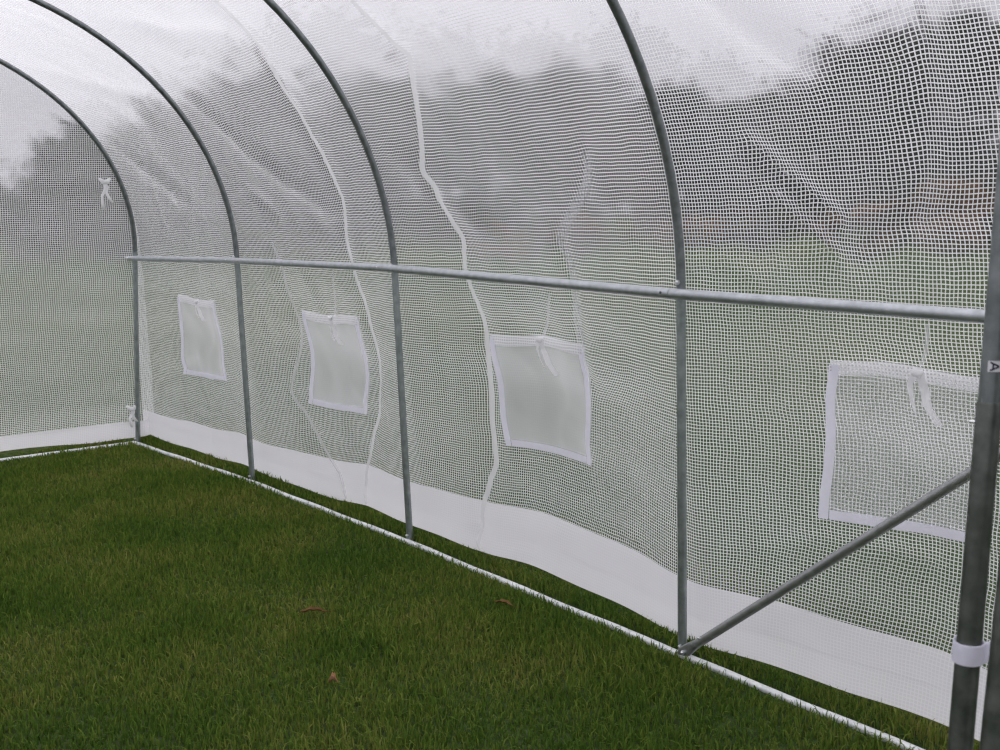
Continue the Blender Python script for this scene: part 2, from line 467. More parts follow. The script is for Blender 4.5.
# ------------------------------------------------------------------ diagonal brace
root = empty('diagonal_brace', (4.51, -0.02, 0.02), 'steel tube sloping up from the hoop foot to the right, a diagonal brace', 'brace')
lo, hi = Vector((4.545, -0.012, 0.036)), Vector((5.95, -0.012, 1.195))
ax = (hi - lo).normalized(); up = Vector((0, -1, 0)).cross(ax).normalized()
m = MB(); m.tube([lo + ax * 0.03, lo + ax * 0.05, lo + ax * 0.4, lo + ax * 0.9, hi - ax * 0.05], [TR * 0.9, TR * 0.95, TR * .95, TR * .95, TR * .95], 16)
m.build('tube', BRACEM, root, auto=50)
# flattened end, hammered flat and rounded, with its bolt
m = MB(); ring = []
prof = [(-0.055, 0.004, 0.004), (-0.05, 0.012, 0.004), (-0.035, 0.0175, 0.004), (-0.01, 0.019, 0.0045), (0.01, 0.018, 0.006), (0.03, 0.0155, 0.011), (0.05, 0.0142, 0.0142)]
for (s, w, tk) in prof:
    for k in range(16):
        an = 2 * math.pi * k / 16
        c, sn = math.cos(an), math.sin(an)
        ring.append(lo + ax * s + up * (w * c) + Vector((0, -tk * sn, 0)))
fs = [(i * 16 + k, i * 16 + (k + 1) % 16, (i + 1) * 16 + (k + 1) % 16, (i + 1) * 16 + k) for i in range(6) for k in range(16)] + [tuple(range(15, -1, -1)), tuple(96 + k for k in range(16))]
m.add(ring, fs); m.build('flattened_end', BRACEM, root, auto=60)
m = MB(); m.bolt(lo - ax * 0.02 + Vector((0, -0.004, 0)), (0, -1, 0), 0.007, 0.007); m.build('bolt', BOLTM, root, auto=40)
m = MB(); m.bolt(lo + ax * 0.075 + Vector((0, -TR * 0.6, 0)) + up * TR * 0.6, Vector((0, -1, 0)) + up, 0.005, 0.005); m.build('bolt', BOLTM, root, auto=40)

# ------------------------------------------------------------------ door post at the near end
def postA(z): return Vector((6.0, -1.126 + (z - 0.757) * 0.077, z))
root = empty('door_post', postA(0), 'dark steel post at the right edge with a white strap and a letter sticker', 'post')
m = MB(); m.tube([postA(-0.05), postA(0.5), postA(1.0), postA(1.152), postA(1.156)], [TR * 1.10] * 4 + [TR * 1.02], 20); m.build('lower_tube', DARKM, root, auto=50)
m = MB(); m.tube([postA(1.154), postA(1.4), postA(1.8), postA(2.1), postA(2.38)], TR, 20); m.build('upper_tube', STEEL, root, auto=50)
camdir = Vector((6.67 - 6.0, -2.436 + 1.1, 0)).normalized(); side = Vector((-camdir.y, camdir.x, 0))
def on_post(z, ang, r):  # ang 0 faces the doorway, positive to the right
    return postA(z) + (camdir * math.cos(ang) + side * math.sin(ang)) * r
if (Vector((R_.x, R_.y, 0)).dot(side)) < 0: side = -side
# sticker: a curved label with the letter A lying on its side, apex to the right
st = MB(); n = 10; a0, a1 = -0.40, 0.85; z0, z1 = 1.196, 1.210
vs = [on_post(z, a0 + (a1 - a0) * k / n, TR + 0.0005) for k in range(n + 1) for z in (z0, z1)]
st.add(vs, [(2 * k, 2 * k + 2, 2 * k + 3, 2 * k + 1) for k in range(n)])
stk = st.build('sticker', cloth('grey_label_paper', (0.62, 0.62, 0.66), 0.0), root)
lt = MB()
def stroke(p, q, w=0.0011):
    d = Vector((q[0] - p[0], q[1] - p[1])); nn = Vector((-d.y, d.x)).normalized() * w; k = 6; vs = []
    for j in range(k + 1):
        c = Vector(p) + d * (j / k)
        for s in (1, -1):
            e = c + nn * s
            vs.append(on_post(1.203 + e.y, e.x / TR - 0.33, TR + 0.0010))
    lt.add(vs, [(2 * j, 2 * j + 1, 2 * j + 3, 2 * j + 2) for j in range(k)])
stroke((0.0020, 0.0052), (0.0122, 0.0)); stroke((0.0020, -0.0052), (0.0122, 0.0)); stroke((0.0052, 0.0034), (0.0052, -0.0034), 0.0009)
lt.build('letter', cloth('dark_ink', (0.05, 0.05, 0.07), 0.0), stk)
m = MB(); m.tube([on_post(1.128, -1.75, TR * 0.9), on_post(1.128, -1.75, TR * 0.9 + 0.009)], 0.0022, 10); m.bolt(on_post(1.128, -1.75, TR * 0.9 + 0.001), (on_post(1, -1.75, 1) - postA(1)), 0.0032, 0.002); m.build('bolt', BOLTM, root, auto=40)
# hook-and-loop straps of the end panel wrapped round the post
def strap(z, w, name_label):
    s = MB(); n = 40; pr = []
    for k in range(n + 1):
        an = -2.4 + 2 * math.pi * 0.93 * k / n
        r = TR * 1.1 + 0.0022 + (0.006 * max(0, (k - 34) / 6) ** 2) + (0.002 if k < 3 else 0)
        pr.append((an, r))
    vs = []
    for an, r in pr:
        for zz, rr in ((-w, 0), (-w, 0.0016), (w, 0.0016), (w, 0)):
            vs.append(on_post(z + zz, an, r + rr))
    fs = []
    for k in range(n):
        for j in range(4):
            fs.append((k * 4 + j, k * 4 + (j + 1) % 4, (k + 1) * 4 + (j + 1) % 4, (k + 1) * 4 + j))
    fs += [(3, 2, 1, 0), tuple(n * 4 + j for j in range(4))]
    s.add(vs, fs)
    # tail running back to the panel
    e = on_post(z, 1.4, TR * 1.1 + 0.003); tail = Vector((6.012, e.y + 0.045, z - 0.004))
    s.add([e + Vector((0, 0, -w)), e + Vector((0, 0, w)), tail + Vector((0, 0, w)), tail + Vector((0, 0, -w)),
           e + Vector((0.0016, 0, -w)), e + Vector((0.0016, 0, w)), tail + Vector((0.0016, 0, w)), tail + Vector((0.0016, 0, -w))],
          [(0, 1, 2, 3), (7, 6, 5, 4), (0, 4, 5, 1), (1, 5, 6, 2), (2, 6, 7, 3), (3, 7, 4, 0)])
    return tag(s.build('velcro_strap', TAPE, auto=50), name_label, 'strap', None)
strap(0.826, 0.0135, 'white strap wrapped round the dark post near the bottom right corner')
strap(1.548, 0.010, 'white strap at the upper right edge above the letter sticker')

# second post: hinge stile of the opened door leaf
root = empty('door_leaf', (6.06, -1.160, 0), 'dark tube of the open door leaf at the lower right edge', 'door')
def stile(z): return Vector((6.06, -1.1602 + (z - 0.792) * 0.114, z))
ex = Vector((0.80, 0.12, 0.0))
m = MB(); m.tube([stile(0.02), stile(0.6), stile(1.2), stile(1.9)], TR, 16); m.build('stile', DARKM, root, auto=50)
m = MB(); m.tube([stile(0.02) + ex, stile(1.0) + ex, stile(1.9) + ex], TR, 16); m.build('stile', DARKM, root, auto=50)
for z in (0.03, 1.0, 1.89):
    m = MB(); m.tube([stile(z), stile(z) + ex * 0.5, stile(z) + ex], TR * 0.9, 16); m.build('crossbar', DARKM, root, auto=50)
pn = MB(); uvs = []
for i in range(12):
    for j in range(24):
        q = stile(0.04 + 1.84 * j / 23) + ex * (i / 11.0); q.y += 0.018 + 0.006 * math.sin(i * 1.3 + j * 0.4)
        pn.v.append(tuple(q)); uvs.append((0.81 * i / 11, 1.84 * j / 23))
pn.f = grid(12, 24); pn.uv = uvs; pn.build('mesh_panel', FILM, root)

# ------------------------------------------------------------------ the cover
SEAMS = {
 'A': [(2.51, 2.35), (2.50, 2.10), (2.465, 2.02), (2.445, 1.93), (2.45, 1.793), (2.474, 1.658), (2.507, 1.505), (2.527, 1.419), (2.49, 1.291), (2.492, 1.176), (2.527, 1.05), (2.544, .921), (2.572, .799), (2.564, .68), (2.538, .511), (2.457, .355), (2.412, .228), (2.399, .082), (2.425, .008)],
 'B': [(3.27, 2.25), (3.35, 1.982), (3.389, 1.944), (3.336, 1.863), (3.276, 1.756), (3.213, 1.611), (3.193, 1.529), (3.219, 1.469), (3.236, 1.406), (3.271, 1.332), (3.31, 1.277), (3.295, 1.174), (3.312, 1.109), (3.336, 1.01), (3.348, .869), (3.322, .702), (3.323, .476), (3.331, .362), (3.306, .309), (3.282, .224), (3.267, .14), (3.261, .034), (3.28, .008)],
 'D': [(1.82, 1.25), (1.873, 1.116), (1.882, .992), (1.935, .846), (1.89, .716), (1.829, .584), (1.805, .478), (1.895, .388), (2.003, .26), (2.178, .116), (2.249, .012)],
 'C': [(4.09, 1.56), (4.067, 1.481), (4.004, 1.413), (3.91, 1.333), (3.876, 1.291), (3.891, 1.245), (3.912, 1.186), (3.92, 1.081), (3.879, .965), (3.88, .80)],
}
FOLDS = [  # polyline in (u, v), height (outward +), half width
 (SEAMS['A'], 0.016, 0.05), (SEAMS['B'], 0.018, 0.05), (SEAMS['D'], 0.010, 0.05), (SEAMS['C'], 0.020, 0.045),
 ([(1.58, 2.06), (1.731, 1.879), (1.872, 1.702), (2.113, 1.543), (2.359, 1.43)], -0.030, 0.05),
 ([(0.22, 1.90), (.498, 1.731), (.751, 1.586), (.86, 1.50)], -0.024, 0.05),
 ([(1.54, 1.65), (1.721, 1.51), (1.93, 1.382)], 0.018, 0.03),
 ([(2.92, 1.72), (3.05, 1.59), (3.176, 1.532)], -0.030, 0.05),
 ([(3.145, 1.464), (3.326, 1.379), (3.539, 1.297)], -0.018, 0.035),
 ([(4.76, 1.55), (4.889, 1.439), (4.998, 1.344)], 0.026, 0.025), ([(4.81, 1.40), (4.977, 1.261)], 0.022, 0.025), ([(4.72, 2.02), (4.85, 1.86), (4.99, 1.74)], -0.032, 0.05), ([(5.30, 1.95), (5.26, 1.6), (5.20, 1.32)], 0.034, 0.06), ([(5.08, 1.30), (5.3, 1.38), (5.5, 1.36)], -0.028, 0.05), ([(4.56, 1.30), (4.66, 1.22), (4.74, 1.18)], 0.014, 0.025),
 ([(.614, 1.713), (.545, 1.497), (.579, 1.314)], 0.014, 0.03), ([(1.079, 1.579), (.958, 1.38)], 0.012, 0.03),
 ([(.30, .35), (.55, .45), (.75, .52)], 0.016, 0.04), ([(.22, .42), (.36, .48)], 0.016, 0.03),
 ([(1.62, 1.02), (1.68, .8), (1.66, .6)], 0.012, 0.03), ([(3.06, 1.05), (3.12, .85), (3.10, .6)], 0.014, 0.03),
 ([(3.24, .10), (3.38, .05), (3.60, .07)], 0.012, 0.025), ([(2.05, 1.15), (2.12, .95)], -0.012, 0.04),
 ([(4.60, 2.35), (4.95, 2.12), (5.15, 1.92)], -0.03, 0.07), ([(3.0, 2.4), (3.25, 2.25), (3.6, 2.2)], 0.02, 0.06),
 ([(1.6, 2.5), (1.95, 2.3), (2.35, 2.2)], 0.025, 0.07), ([(.3, 2.4), (.75, 2.15), (1.3, 2.05)], 0.02, 0.07), ([(4.6, .32), (4.9, .42), (5.2, .42)], 0.014, 0.03),
]
def seg_dist(U, V, P):
    d = np.full(U.shape, 1e9)
    for (a, b), (c, e) in zip(P, P[1:]):
        L2 = (c - a) ** 2 + (e - b) ** 2
        t = np.clip(((U - a) * (c - a) + (V - b) * (e - b)) / L2, 0, 1)
        d = np.minimum(d, np.hypot(U - a - t * (c - a), V - b - t * (e - b)))
    return d
def disp(U, V):
    U = np.asarray(U, float); V = np.asarray(V, float)
    D = np.zeros(U.shape)
    for P, amp, w in FOLDS:
        d = seg_dist(U, V, P); D += amp * np.exp(-(d / w) ** 1.5)
    nz = np.array([noise.noise(Vector((u * 1.6, v * 1.1, 3.0))) * 0.020 + noise.noise(Vector((u * 4.5, v * 2.0 + u, 7.0))) * 0.010
                   + abs(noise.noise(Vector((u * 5.0 + v * 3.0, v * 3.5 - u * 1.5, 1.0)))) * 0.010 for u, v in zip(U.ravel(), V.ravel())]).reshape(U.shape)
    D += nz
    # the sheet is drawn tight over the hoops
    near = np.ones(U.shape)
    for h in HOOPS:
        k = np.clip(V / 1.16, 0, 1); hx = h[0] * (1 - k) + h[2] * k
        near = np.minimum(near, 1 - np.exp(-((U - hx) / 0.22) ** 2))
    low = np.clip(V / 0.12, 0.25, 1)
    return np.maximum(D, -0.034) * near * low
def surf(U, V, inside=0.0):
    """points of the folded cover, moved inward by 'inside'"""
    U = np.asarray(U, float); V = np.asarray(V, float); e = 1e-3
    f = lambda a, b: np.array([nominal(x, y) for x, y in zip(a.ravel(), b.ravel())])
    P = f(U, V); tu = f(U + e, V) - P; tv = f(U, V + e) - P
    n = np.cross(tu, tv); n /= np.linalg.norm(n, axis=1)[:, None]
    # outward on the right side means +y low down
    n *= np.where(n[:, 1] * np.where(V.ravel() > VA, -1, 1) < 0, -1, 1)[:, None]
    return P + n * (disp(U, V).ravel() - inside)[:, None]
def cover_grid(us, vs, inside=0.0):
    UU, VV = np.meshgrid(us, vs, indexing='ij')
    b = MB(); b.v = [tuple(p) for p in surf(UU, VV, inside)]; b.f = grid(len(us), len(vs))
    b.uv = np.stack([UU.ravel(), VV.ravel()], 1); return b
us = np.arange(0.125, 6.031, 0.0204)
vs = np.concatenate([np.arange(0.09, 2.6, 0.0204), np.arange(2.6, 2 * VA - VB, 0.05), [2 * VA - VB]])
cover = cover_grid(us, vs).build('tunnel_cover', FILM)
tag(cover, 'translucent white woven film covering the side wall and roof of the tunnel', 'cover')
hv = lambda u: 0.145 + 0.066 * min(1, u / 3.0) - 0.02 * max(0, u - 4.4)
HU = np.repeat(us, 14); HV = np.array([hv(u) * k / 13 for u in us for k in range(14)])
hb = MB(); hb.v = [tuple(p) for p in surf(HU, HV, 0.002)]; hb.f = grid(len(us), 14); hb.uv = np.stack([HU, HV], 1)
hb.build('hem_band', HEM, cover)
cover_grid(us[::3], np.linspace(2 * VA - VB, 2 * VA, 6), 0.0).build('hem_band', HEM, cover)
def smooth_path(P, step=0.02):
    out = []
    for i in range(len(P) - 1):
        p0, p1, p2, p3 = P[max(i - 1, 0)], P[i], P[i + 1], P[min(i + 2, len(P) - 1)]
        n = max(1, int(math.hypot(p2[0] - p1[0], p2[1] - p1[1]) / step))
        for j in range(n):
            s = j / n
            out.append(tuple(0.5 * (2 * b + (c - a) * s + (2 * a - 5 * b + 4 * c - d) * s * s + (3 * b - a - 3 * c + d) * s ** 3) for a, b, c, d in zip(p0, p1, p2, p3)))
    out.append(P[-1]); return out
def band(P, half, inside, name, mat, parent, arch=0.003):
    """a soft flattened strip lying on the inside of the cover along P"""
    P = smooth_path(P); cols = 7; A = []; B = []; I = []; uv = []; s = 0
    for i, p in enumerate(P):
        a = P[max(i - 1, 0)]; b = P[min(i + 1, len(P) - 1)]
        d = (b[0] - a[0], b[1] - a[1]); l = math.hypot(*d) or 1
        if i: s += math.hypot(p[0] - P[i - 1][0], p[1] - P[i - 1][1])
        for k in range(cols):
            t = (k / (cols - 1) - 0.5) * 2
            A.append(p[0] - d[1] / l * half * t); B.append(p[1] + d[0] / l * half * t)
            I.append(inside + arch * (1 - t * t)); uv.append((t * half, s))
    A = np.array(A); B = np.array(B); I = np.array(I)
    m = MB(); m.v = [tuple(q) for q in surf(A, B, I)]; m.f = grid(len(P), cols); m.uv = uv
    return m.build(name, mat, parent)
SEAMM = SEAM
band(SEAMS['A'], 0.0125, 0.002, 'welded_seam', SEAMM, cover)
band(SEAMS['B'], 0.0125, 0.002, 'welded_seam', SEAMM, cover)
FAINT = cloth('faint_weld', (0.86, 0.86, 0.88), 0.5, 0.40)
band(SEAMS['D'], 0.011, 0.002, 'welded_seam', FAINT, cover)
band(SEAMS['C'], 0.022, 0.003, 'pleat', PLEAT, cover, 0.008)

# ------------------------------------------------------------------ vent windows
WIN = [
 dict(c=[(.633, .905), (1.084, .905), (1.113, .457), (.610, .438)], bl=-.006, br=-.006, tie=.868, up=(.968, 1.10),
      label='smallest vent window, in the bay next to the far corner'),
 dict(c=[(1.984, .922), (2.481, .916), (2.416, .440), (1.938, .449)], bl=.030, br=.026, tie=2.256, up=(2.345, 1.14),
      label='bowed vent window whose right edge runs beside a white seam'),
 dict(c=[(3.385, .915), (3.896, .919), (3.875, .452), (3.402, .453)], bl=-.016, br=.000, tie=3.654, up=(3.78, 1.10),
      label='vent window with a knotted tie, between the two tallest hoops in view'),
 dict(c=[(4.950, .980), (5.405, .976), (5.368, .510), (4.894, .494)], bl=-.006, br=.0, tie=5.205, up=(5.24, 1.10),
      label='largest vent window, behind the diagonal brace'),
]
def ribbon(pts, half, name, parent, twist):
    """a hanging ribbon; pts in (u, v, inside)"""
    A = []; B = []; I = []
    for i, (u, v, d) in enumerate(pts):
        a = twist * i / (len(pts) - 1)
        for s in (-1, 0, 1):
            A.append(u + s * half * math.cos(a)); B.append(v + s * half * 0.25 * math.sin(a * 2)); I.append(d + s * half * math.sin(a) * 0.8 + (0.002 if s == 0 else 0))
    m = MB(); m.v = [tuple(q) for q in surf(np.array(A), np.array(B), np.array(I))]; m.f = grid(len(pts), 3)
    o = m.build(name, RIBBON, parent)
    return o
for w in WIN:
    c = w['c']
    def at(s, t):
        """s 0..1 left to right, t 0..1 top to bottom"""
        bow = 4 * t * (1 - t)
        L0 = (c[0][0] + (c[3][0] - c[0][0]) * t + w['bl'] * bow, c[0][1] + (c[3][1] - c[0][1]) * t)
        R0 = (c[1][0] + (c[2][0] - c[1][0]) * t + w['br'] * bow, c[1][1] + (c[2][1] - c[1][1]) * t)
        return (L0[0] + (R0[0] - L0[0]) * s, L0[1] + (R0[1] - L0[1]) * s + 0.006 * math.sin(s * 7 + c[0][0]) * (1 - t))
    def patch(s0, s1, t0, t1, inside, name, mat, ns, ntt, bulge=0.0):
        A = []; B = []; I = []; uv = []
        for s in np.linspace(s0, s1, ns):
            for t in np.linspace(t0, t1, ntt):
                u, v = at(s, t); A.append(u); B.append(v); I.append(inside + bulge * abs(noise.noise(Vector((s * 3 + c[0][0], t * 3, 5))))); uv.append((u, v))
        m = MB(); m.v = [tuple(q) for q in surf(np.array(A), np.array(B), np.array(I))]; m.f = grid(ns, ntt); m.uv = uv
        return m.build(name, mat, root)
    org = surf(np.array([c[3][0]]), np.array([c[3][1]]))[0]
    root = empty('vent_window', org, w['label'], 'window', 'vent windows in the side wall')
    patch(0.0, 1.0, 0.0, 1.0, 0.005, 'net_panel', NET, 28, 28, 0.006)
    patch(0.0, 1.0, -0.005, 0.085, 0.014, 'header', HEAD, 28, 6, 0.004)
    fw = 0.062
    def tape(s0, s1, t0, t1, ns, ntt):
        o = patch(s0, s1, t0, t1, 0.0145, 'border_tape', TAPE, ns, ntt)
        tag(o, 'lilac white border tape')
    tape(-0.01, fw - 0.01, 0.02, 1.0, 4, 28); tape(1.01 - fw, 1.01, 0.03, 1.0, 4, 28); tape(fw - 0.005, 1.005 - fw, 1.0 - fw, 1.0, 28, 4)
    t = w['tie']; tv = at(0.5, 0.0)[1]; i = WIN.index(w)
    k = [0.8, 0.9, 1.0, 1.05][i]
    ribbon([(t, tv + .004, .018), (t - .012, tv - .02, .026), (t - .026 * k, tv - .05, .022), (t - .020, tv - .085 * k, .026), (t - .012, tv - .125 * k, .022)], .0125, 'tie_ribbon', root, 0.9)
    ribbon([(t, tv + .004, .018), (t + .012, tv - .03, .030), (t + .014, tv - .06, .022), (t + .024, tv - .10 * k, .026), (t + .048 * k, tv - .145 * k, .022)], .0125, 'tie_ribbon', root, -1.1)
    m = MB()
    kp = surf(np.array([t]), np.array([tv - 0.012]), 0.026)[0]
    m.tube([Vector(kp) + Vector((-.016, 0, .006)), Vector(kp) + Vector((-.006, -.004, .001)), Vector(kp) + Vector((.006, -.004, -.001)), Vector(kp) + Vector((.016, 0, .005))], [.005, .0095, .0095, .005], 10)
    m.build('tie_knot', RIBBON, root)
    band([(w['up'][0], w['up'][1]), ((w['up'][0] + t) / 2 + .01, (w['up'][1] + tv) / 2), (t, tv)], 0.006, 0.003, 'hanging_tape', FAINT, root)

# ------------------------------------------------------------------ end panel at the far end
h0 = HOOPS[0]
def end_pt(y, z, off=0.0):
    k = z / 1.13
    bx = h0[0] + (y - h0[1]) * 0.151      # the end of the tunnel is not quite square
    x = bx + (h0[2] - h0[0]) * min(k, 1) + (h0[7] * (z - h0[4]) if k > 1 else 0)
    b = 0.03 * math.sin(math.pi * min(max((h0[3] - y) / 3.0, 0), 1)) * (1 - (z / 2.6) ** 2)
    nzv = noise.noise(Vector((y * 1.3, z * 2.2, 9))) * 0.016 + abs(noise.noise(Vector((y * 2 - z * 2, z * 5 + y, 4)))) * 0.026
    edge_ = min(1, abs(y - h0[3]) / 0.12)
    low = 0.06 * max(0, 1 - z / 0.25)
    return (x - 0.022 - (b + nzv + low) * edge_ + off, y, z)
def end_top(y):
    s = min(1, max(-1, (y - (h0[3] - 1.5)) / 1.522))
    return h0[5] + (h0[6] + 0.015) * math.sqrt(max(0, 1 - s * s))
ys = np.linspace(h0[3] - 3.0, h0[3] + 0.02, 121)
def end_grid(z0, z1f, nz_, ys_, off=0.0):
    b = MB(); uv = []
    for y in ys_:
        zt = z1f(y); zb = z0(y)
        yy = y
        for j in range(nz_):
            z = zb + (zt - zb) * j / (nz_ - 1)
            ky = y + (0.05 - 0.02 * z) * min(1, max(0, (y + 0.6) / 0.5)) * min(1, max(0, (1.5 - z) / 0.5))
            b.v.append(end_pt(ky, z, off)); uv.append((y, z))
    b.f = grid(len(ys_), nz_); b.uv = uv; return b
zh = lambda y: 0.035 + 0.012 * math.sin(y * 4) + 0.008 * math.sin(y * 9 + 1)
endp = end_grid(lambda y: 0.12, end_top, 110, ys).build('end_panel', ENDF)
tag(endp, 'translucent white woven panel closing the far end of the tunnel', 'end panel')
end_grid(zh, lambda y: 0.13, 6, ys, 0.002).build('hem_band', HEM, endp)
# ties holding the panel to the far hoop
def cord_tie(y, z, label, size=1.0):
    root = empty('panel_tie', end_pt(y, z, 0.03), label, 'tie')
    o = Vector(end_pt(y, z, 0.03))
    for dx, l in ((-0.02, 0.16), (0.018, 0.12)):
        m = MB(); pts = [o + Vector((0.004 * j, dx * j / 3 * size + 0.01 * math.sin(j * 2), -l * j / 4 * size)) for j in range(5)]
        m.tube(pts, [0.006, 0.009, 0.008, 0.009, 0.006], 8); m.build('ribbon_end', RIBBON, root)
    m = MB(); m.tube([o + Vector((0, -0.03, 0.02)), o + Vector((0.01, -0.008, 0)), o + Vector((0.01, 0.012, 0)), o + Vector((0, 0.035, 0.018))], [0.006, 0.014, 0.014, 0.007], 10); m.build('tie_knot', RIBBON, root)
cord_tie(-0.205, 1.58, 'small white tie hanging from the curve of the farthest hoop')
cord_tie(-0.115, 0.22, 'small white tie at the foot of the farthest hoop', 0.7)

# near end panel between door post and side wall
npn = MB(); uv = []
for i in range(30):
    y0 = i / 29.0
    for j in range(50):
        z = 0.02 + j / 49.0 * 1.75
        ya = postA(z).y + 0.022; yb = 0.04 - (0.0 if z < 1.15 else 1.5 * (1 - math.sqrt(max(0, 1 - ((z - 1.15) / 1.41) ** 2))))
        y = ya + (yb - ya) * y0
        npn.v.append((6.022 + 0.008 * noise.noise(Vector((y * 4, z * 3, 2))), y, z)); uv.append((y, z))
npn.f = grid(30, 50); npn.uv = uv
npo = npn.build('end_panel', FILM)
tag(npo, 'narrow strip of white woven panel between the two dark posts at the right edge', 'end panel')

# ------------------------------------------------------------------ grass
def grass_patch(x0, x1, y0, y1, n, hmin, hmax, seed, keep=None):
    r = np.random.default_rng(seed)
    X = r.uniform(x0, x1, n); Y = r.uniform(y0, y1, n)
    d = np.hypot(X - 6.67, Y + 2.44)
    k = r.uniform(0, 1, n) < np.clip(1.25 - d * 0.11, 0.35, 1.0)
    if keep is not None: k &= keep(X, Y)
    X, Y, d = X[k], Y[k], d[k]; n = len(X)
    clump = np.array([noise.noise(Vector((x * 2.2, y * 2.2, 0))) for x, y in zip(X, Y)])
    H = r.uniform(hmin, hmax, n) * (1 + 0.55 * clump) * np.where(Y > 0.10, 0.6, 1.0)
    W = r.uniform(0.0013, 0.0026, n) * (1 + 0.10 * np.clip(d - 2, 0, 5))
    A = r.uniform(0, 2 * np.pi, n); lean = np.abs(r.normal(0.0, 0.6, n)) * H; dirA = r.uniform(0, 2 * np.pi, n)
    lx, ly = np.cos(dirA) * lean, np.sin(dirA) * lean
    wx, wy = np.cos(A) * W, np.sin(A) * W
    Z = np.full(n, -0.003)
    V = np.empty((n, 5, 3))
    V[:, 0] = np.stack([X - wx, Y - wy, Z], 1); V[:, 1] = np.stack([X + wx, Y + wy, Z], 1)
    V[:, 2] = np.stack([X + lx * .35 - wx * .8, Y + ly * .35 - wy * .8, H * .62], 1); V[:, 3] = np.stack([X + lx * .35 + wx * .8, Y + ly * .35 + wy * .8, H * .62], 1)
    V[:, 4] = np.stack([X + lx, Y + ly, H * np.clip(1.0 - 0.25 * (lean / H) ** 2, .45, 1)], 1)
    me = bpy.data.meshes.new('grass')
    me.vertices.add(n * 5); me.vertices.foreach_set('co', V.astype(np.float32).ravel())
    base = (np.arange(n) * 5)[:, None]
    loops = np.concatenate([base + 0, base + 1, base + 3, base + 2, base + 2, base + 3, base + 4], 1).astype(np.int32).ravel()
    me.loops.add(n * 7); me.loops.foreach_set('vertex_index', loops)
    me.polygons.add(n * 2)
    ls = np.stack([np.arange(n) * 7, np.arange(n) * 7 + 4], 1).astype(np.int32).ravel()
    me.polygons.foreach_set('loop_start', ls)
    me.update(calc_edges=True); me.validate()
    return me
GRASS = leafy('lawn_grass', [(0.15, (0.048, 0.102, 0.016)), (0.42, (0.084, 0.145, 0.024)), (0.62, (0.138, 0.186, 0.034)), (0.95, (0.26, 0.23, 0.075))], 1.6, trans=0.3, island=0.22)
def off_rail(X, Y):
    xs = [h[0] for h in HOOPS]; yr = np.interp(X, xs, [h[1] for h in HOOPS]) - 0.022
    ex_ = 0.180 + (Y + 0.105) * 0.151
    return ((np.abs(Y - yr) > 0.030) | (np.random.default_rng(3).uniform(0, 1, X.size) < 0.10)) & ((np.abs(X - ex_) > 0.03) | (Y > -0.1))
gm = grass_patch(0.0, 6.35, -3.0, 0.75, 400000, 0.016, 0.040, 5, off_rail)
gm.materials.append(GRASS)
go = bpy.data.objects.new('grass', gm); COL.objects.link(go)
tag(go, 'short dark green lawn growing inside the tunnel', 'grass', kind='stuff')

# ------------------------------------------------------------------ fallen leaves
def fallen_leaf(loc, ln, wd, rot, curl, mat, label):
    m = MB(); nn, k = 12, 5; cr_, sr_ = math.cos(rot), math.sin(rot)
    for i in range(nn):
        t = i / (nn - 1); half = wd * (math.sin(math.pi * t) ** 0.8) * (1 - 0.25 * t) + 0.0006
        for j in range(k):
            s = j / (k - 1) * 2 - 1
            x = (t - 0.5) * ln; y = s * half; z = 0.034 + curl * (s * s) * half * 3 + 0.010 * math.sin(t * 3.0) + 0.002 * math.sin(t * 20)
            m.v.append((loc[0] + x * cr_ - y * sr_, loc[1] + x * sr_ + y * cr_, loc[2] + z))
    m.f = grid(nn, k)
    o = m.build('fallen_leaf', mat); tag(o, label, 'leaf', 'fallen leaves on the lawn')
    md = o.modifiers.new('thickness', 'SOLIDIFY'); md.thickness = 0.0008
    s = MB(); e = Vector((loc[0] + (0.5) * ln * cr_, loc[1] + 0.5 * ln * sr_, loc[2] + 0.035)); s.tube([e - Vector((cr_, sr_, 0)) * ln * 0.9, e - Vector((cr_, sr_, 0)) * ln * .4 + Vector((0, 0, .009)), e, e + Vector((cr_, sr_, 0.2)) * ln * 0.25], [.0006, .001, .0012, .0009], 6)
    s.build('stalk', mat, o)
BROWN = leafy('brown_leaf', [(0.3, (0.10, 0.055, 0.025)), (0.7, (0.17, 0.10, 0.045))], 40, island=0.0)
ORANGE = leafy('orange_leaf', [(0.3, (0.26, 0.12, 0.06)), (0.7, (0.42, 0.25, 0.15))], 60, island=0.0)
for lf in LEAVES: fallen_leaf(*lf[:5], {'b': BROWN, 'o': ORANGE}[lf[5]], lf[6])

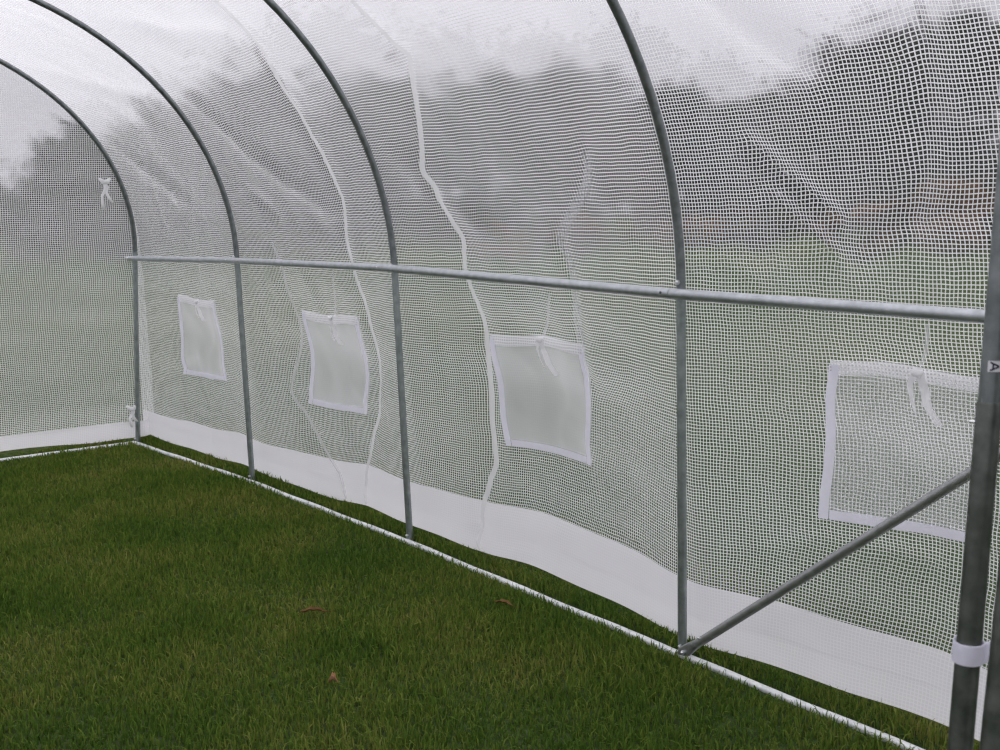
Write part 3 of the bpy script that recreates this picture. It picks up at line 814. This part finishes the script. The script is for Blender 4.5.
# ------------------------------------------------------------------ trees and shrubs out in the meadow
BARK = metal('bark', (0.05, 0.04, 0.03), (0.10, 0.08, 0.06), 0.8, 0.0, 3.0)
def leaf_cloud(centre_radii, n, size, seed):
    """leaf sprays scattered through rounded boughs; each spray a bent four-sided leaf of its own"""
    r = np.random.default_rng(seed); V = []; Fc = []
    tot = sum(a[1] ** 2 for a in centre_radii)
    for c, rad, sq in centre_radii:
        k = int(n * rad ** 2 / tot)
        d = r.normal(size=(k, 3)); d /= np.linalg.norm(d, axis=1)[:, None]
        rr = rad * (r.uniform(0.0, 1.0, k) ** 0.33) * (1 + 0.18 * r.normal(size=k))
        P = np.array(c) + d * rr[:, None] * np.array([1, 1, sq])
        a = r.normal(size=(k, 3)); a /= np.linalg.norm(a, axis=1)[:, None]
        b = np.cross(a, r.normal(size=(k, 3))); b /= np.linalg.norm(b, axis=1)[:, None]
        cc = np.cross(a, b)
        s = size * r.uniform(0.6, 1.3, k)[:, None]
        q = np.stack([P - a * s, P + b * s * .45, P + a * s + cc * s * .25, P - b * s * .45], 1).reshape(-1, 3)
        n0 = len(V); V += [tuple(x) for x in q]; Fc += [(n0 + 4 * i, n0 + 4 * i + 1, n0 + 4 * i + 2, n0 + 4 * i + 3) for i in range(k)]
    return V, Fc
DARKLEAF = leafy('dark_foliage', [(0.2, (0.010, 0.014, 0.010)), (0.8, (0.035, 0.042, 0.026))], 0.3, trans=0.15, island=0.2)
GREYLEAF = leafy('bare_twigs', [(0.2, (0.018, 0.014, 0.018)), (0.8, (0.045, 0.036, 0.040))], 0.3, trans=0.1, island=0.2)
RUST = leafy('rust_foliage', [(0.2, (0.07, 0.045, 0.022)), (0.8, (0.24, 0.125, 0.055))], 0.8, trans=0.25, island=0.25)
OLIVE = leafy('olive_foliage', [(0.2, (0.03, 0.04, 0.018)), (0.8, (0.10, 0.10, 0.035))], 0.8, trans=0.25, island=0.25)
def tree(x, y, height, spread, seed, mat, label, leaves=5500):
    r = random.Random(seed)
    root = empty('tree', (x, y, 0), label, 'tree', 'trees beyond the meadow')
    t = MB(); tw = 0.03 * height
    lean = Vector((r.uniform(-.3, .3), r.uniform(-.3, .3), 0))
    t.tube([Vector((x, y, -0.1)), Vector((x, y, height * .2)) + lean * .3, Vector((x, y, height * .5)) + lean, Vector((x, y, height * .85)) + lean * 1.4], [tw, tw * .8, tw * .5, tw * .15], 10)
    blobs = [((x + lean.x, y + lean.y, height * 0.60), spread * .62, height * .36 / (spread * .62))]
    for k in range(9):
        a = k * 2.4 + r.uniform(-.3, .3); zz = height * (0.16 + 0.64 * ((k * 0.37) % 1.0)); rad = spread * (0.95 - abs(zz / height - .48)) * 0.72
        e = Vector((x + math.cos(a) * rad, y + math.sin(a) * rad, zz))
        t.tube([Vector((x, y, zz * .6)) + lean * .6, (Vector((x, y, zz * .75)) + e) / 2 + Vector((0, 0, .1)), e], [tw * .4, tw * .22, tw * .06], 6)
        blobs.append(((e.x, e.y, e.z), spread * r.uniform(.34, .5), r.uniform(.75, 1.1)))
    t.build('trunk', BARK, root)
    m = MB(); m.v, m.f = leaf_cloud(blobs, leaves, 0.30, seed); m.build('crown', mat, root, smooth=False)
def shrub(x, y, height, spread, seed, mat, label, cat='shrub', leaves=1300):
    r = random.Random(seed)
    root = empty('shrub', (x, y, 0), label, cat, 'shrubs at the meadow edge')
    s = MB(); blobs = []
    for k in range(7):
        a = k * 0.9 + r.uniform(-.2, .2); rad = spread * r.uniform(.2, .65); zz = height * r.uniform(.4, .7)
        e = Vector((x + math.cos(a) * rad, y + math.sin(a) * rad, zz))
        s.tube([(x, y, -0.05), (Vector((x, y, 0)) + e) / 2, e], [.05, .035, .012], 6)
        blobs.append(((e.x, e.y, e.z), height * .40, .95))
    s.build('stem', BARK, root)
    m = MB(); m.v, m.f = leaf_cloud(blobs, leaves, 0.18, seed); m.build('foliage', mat, root, smooth=False)
for a in TREES: tree(*a[:5], {'d': DARKLEAF, 'g': GREYLEAF}[a[5]], a[6])
for a in SHRUBS: shrub(*a[:5], {'r': RUST, 'o': OLIVE, 'd': DARKLEAF}[a[5]], a[6])
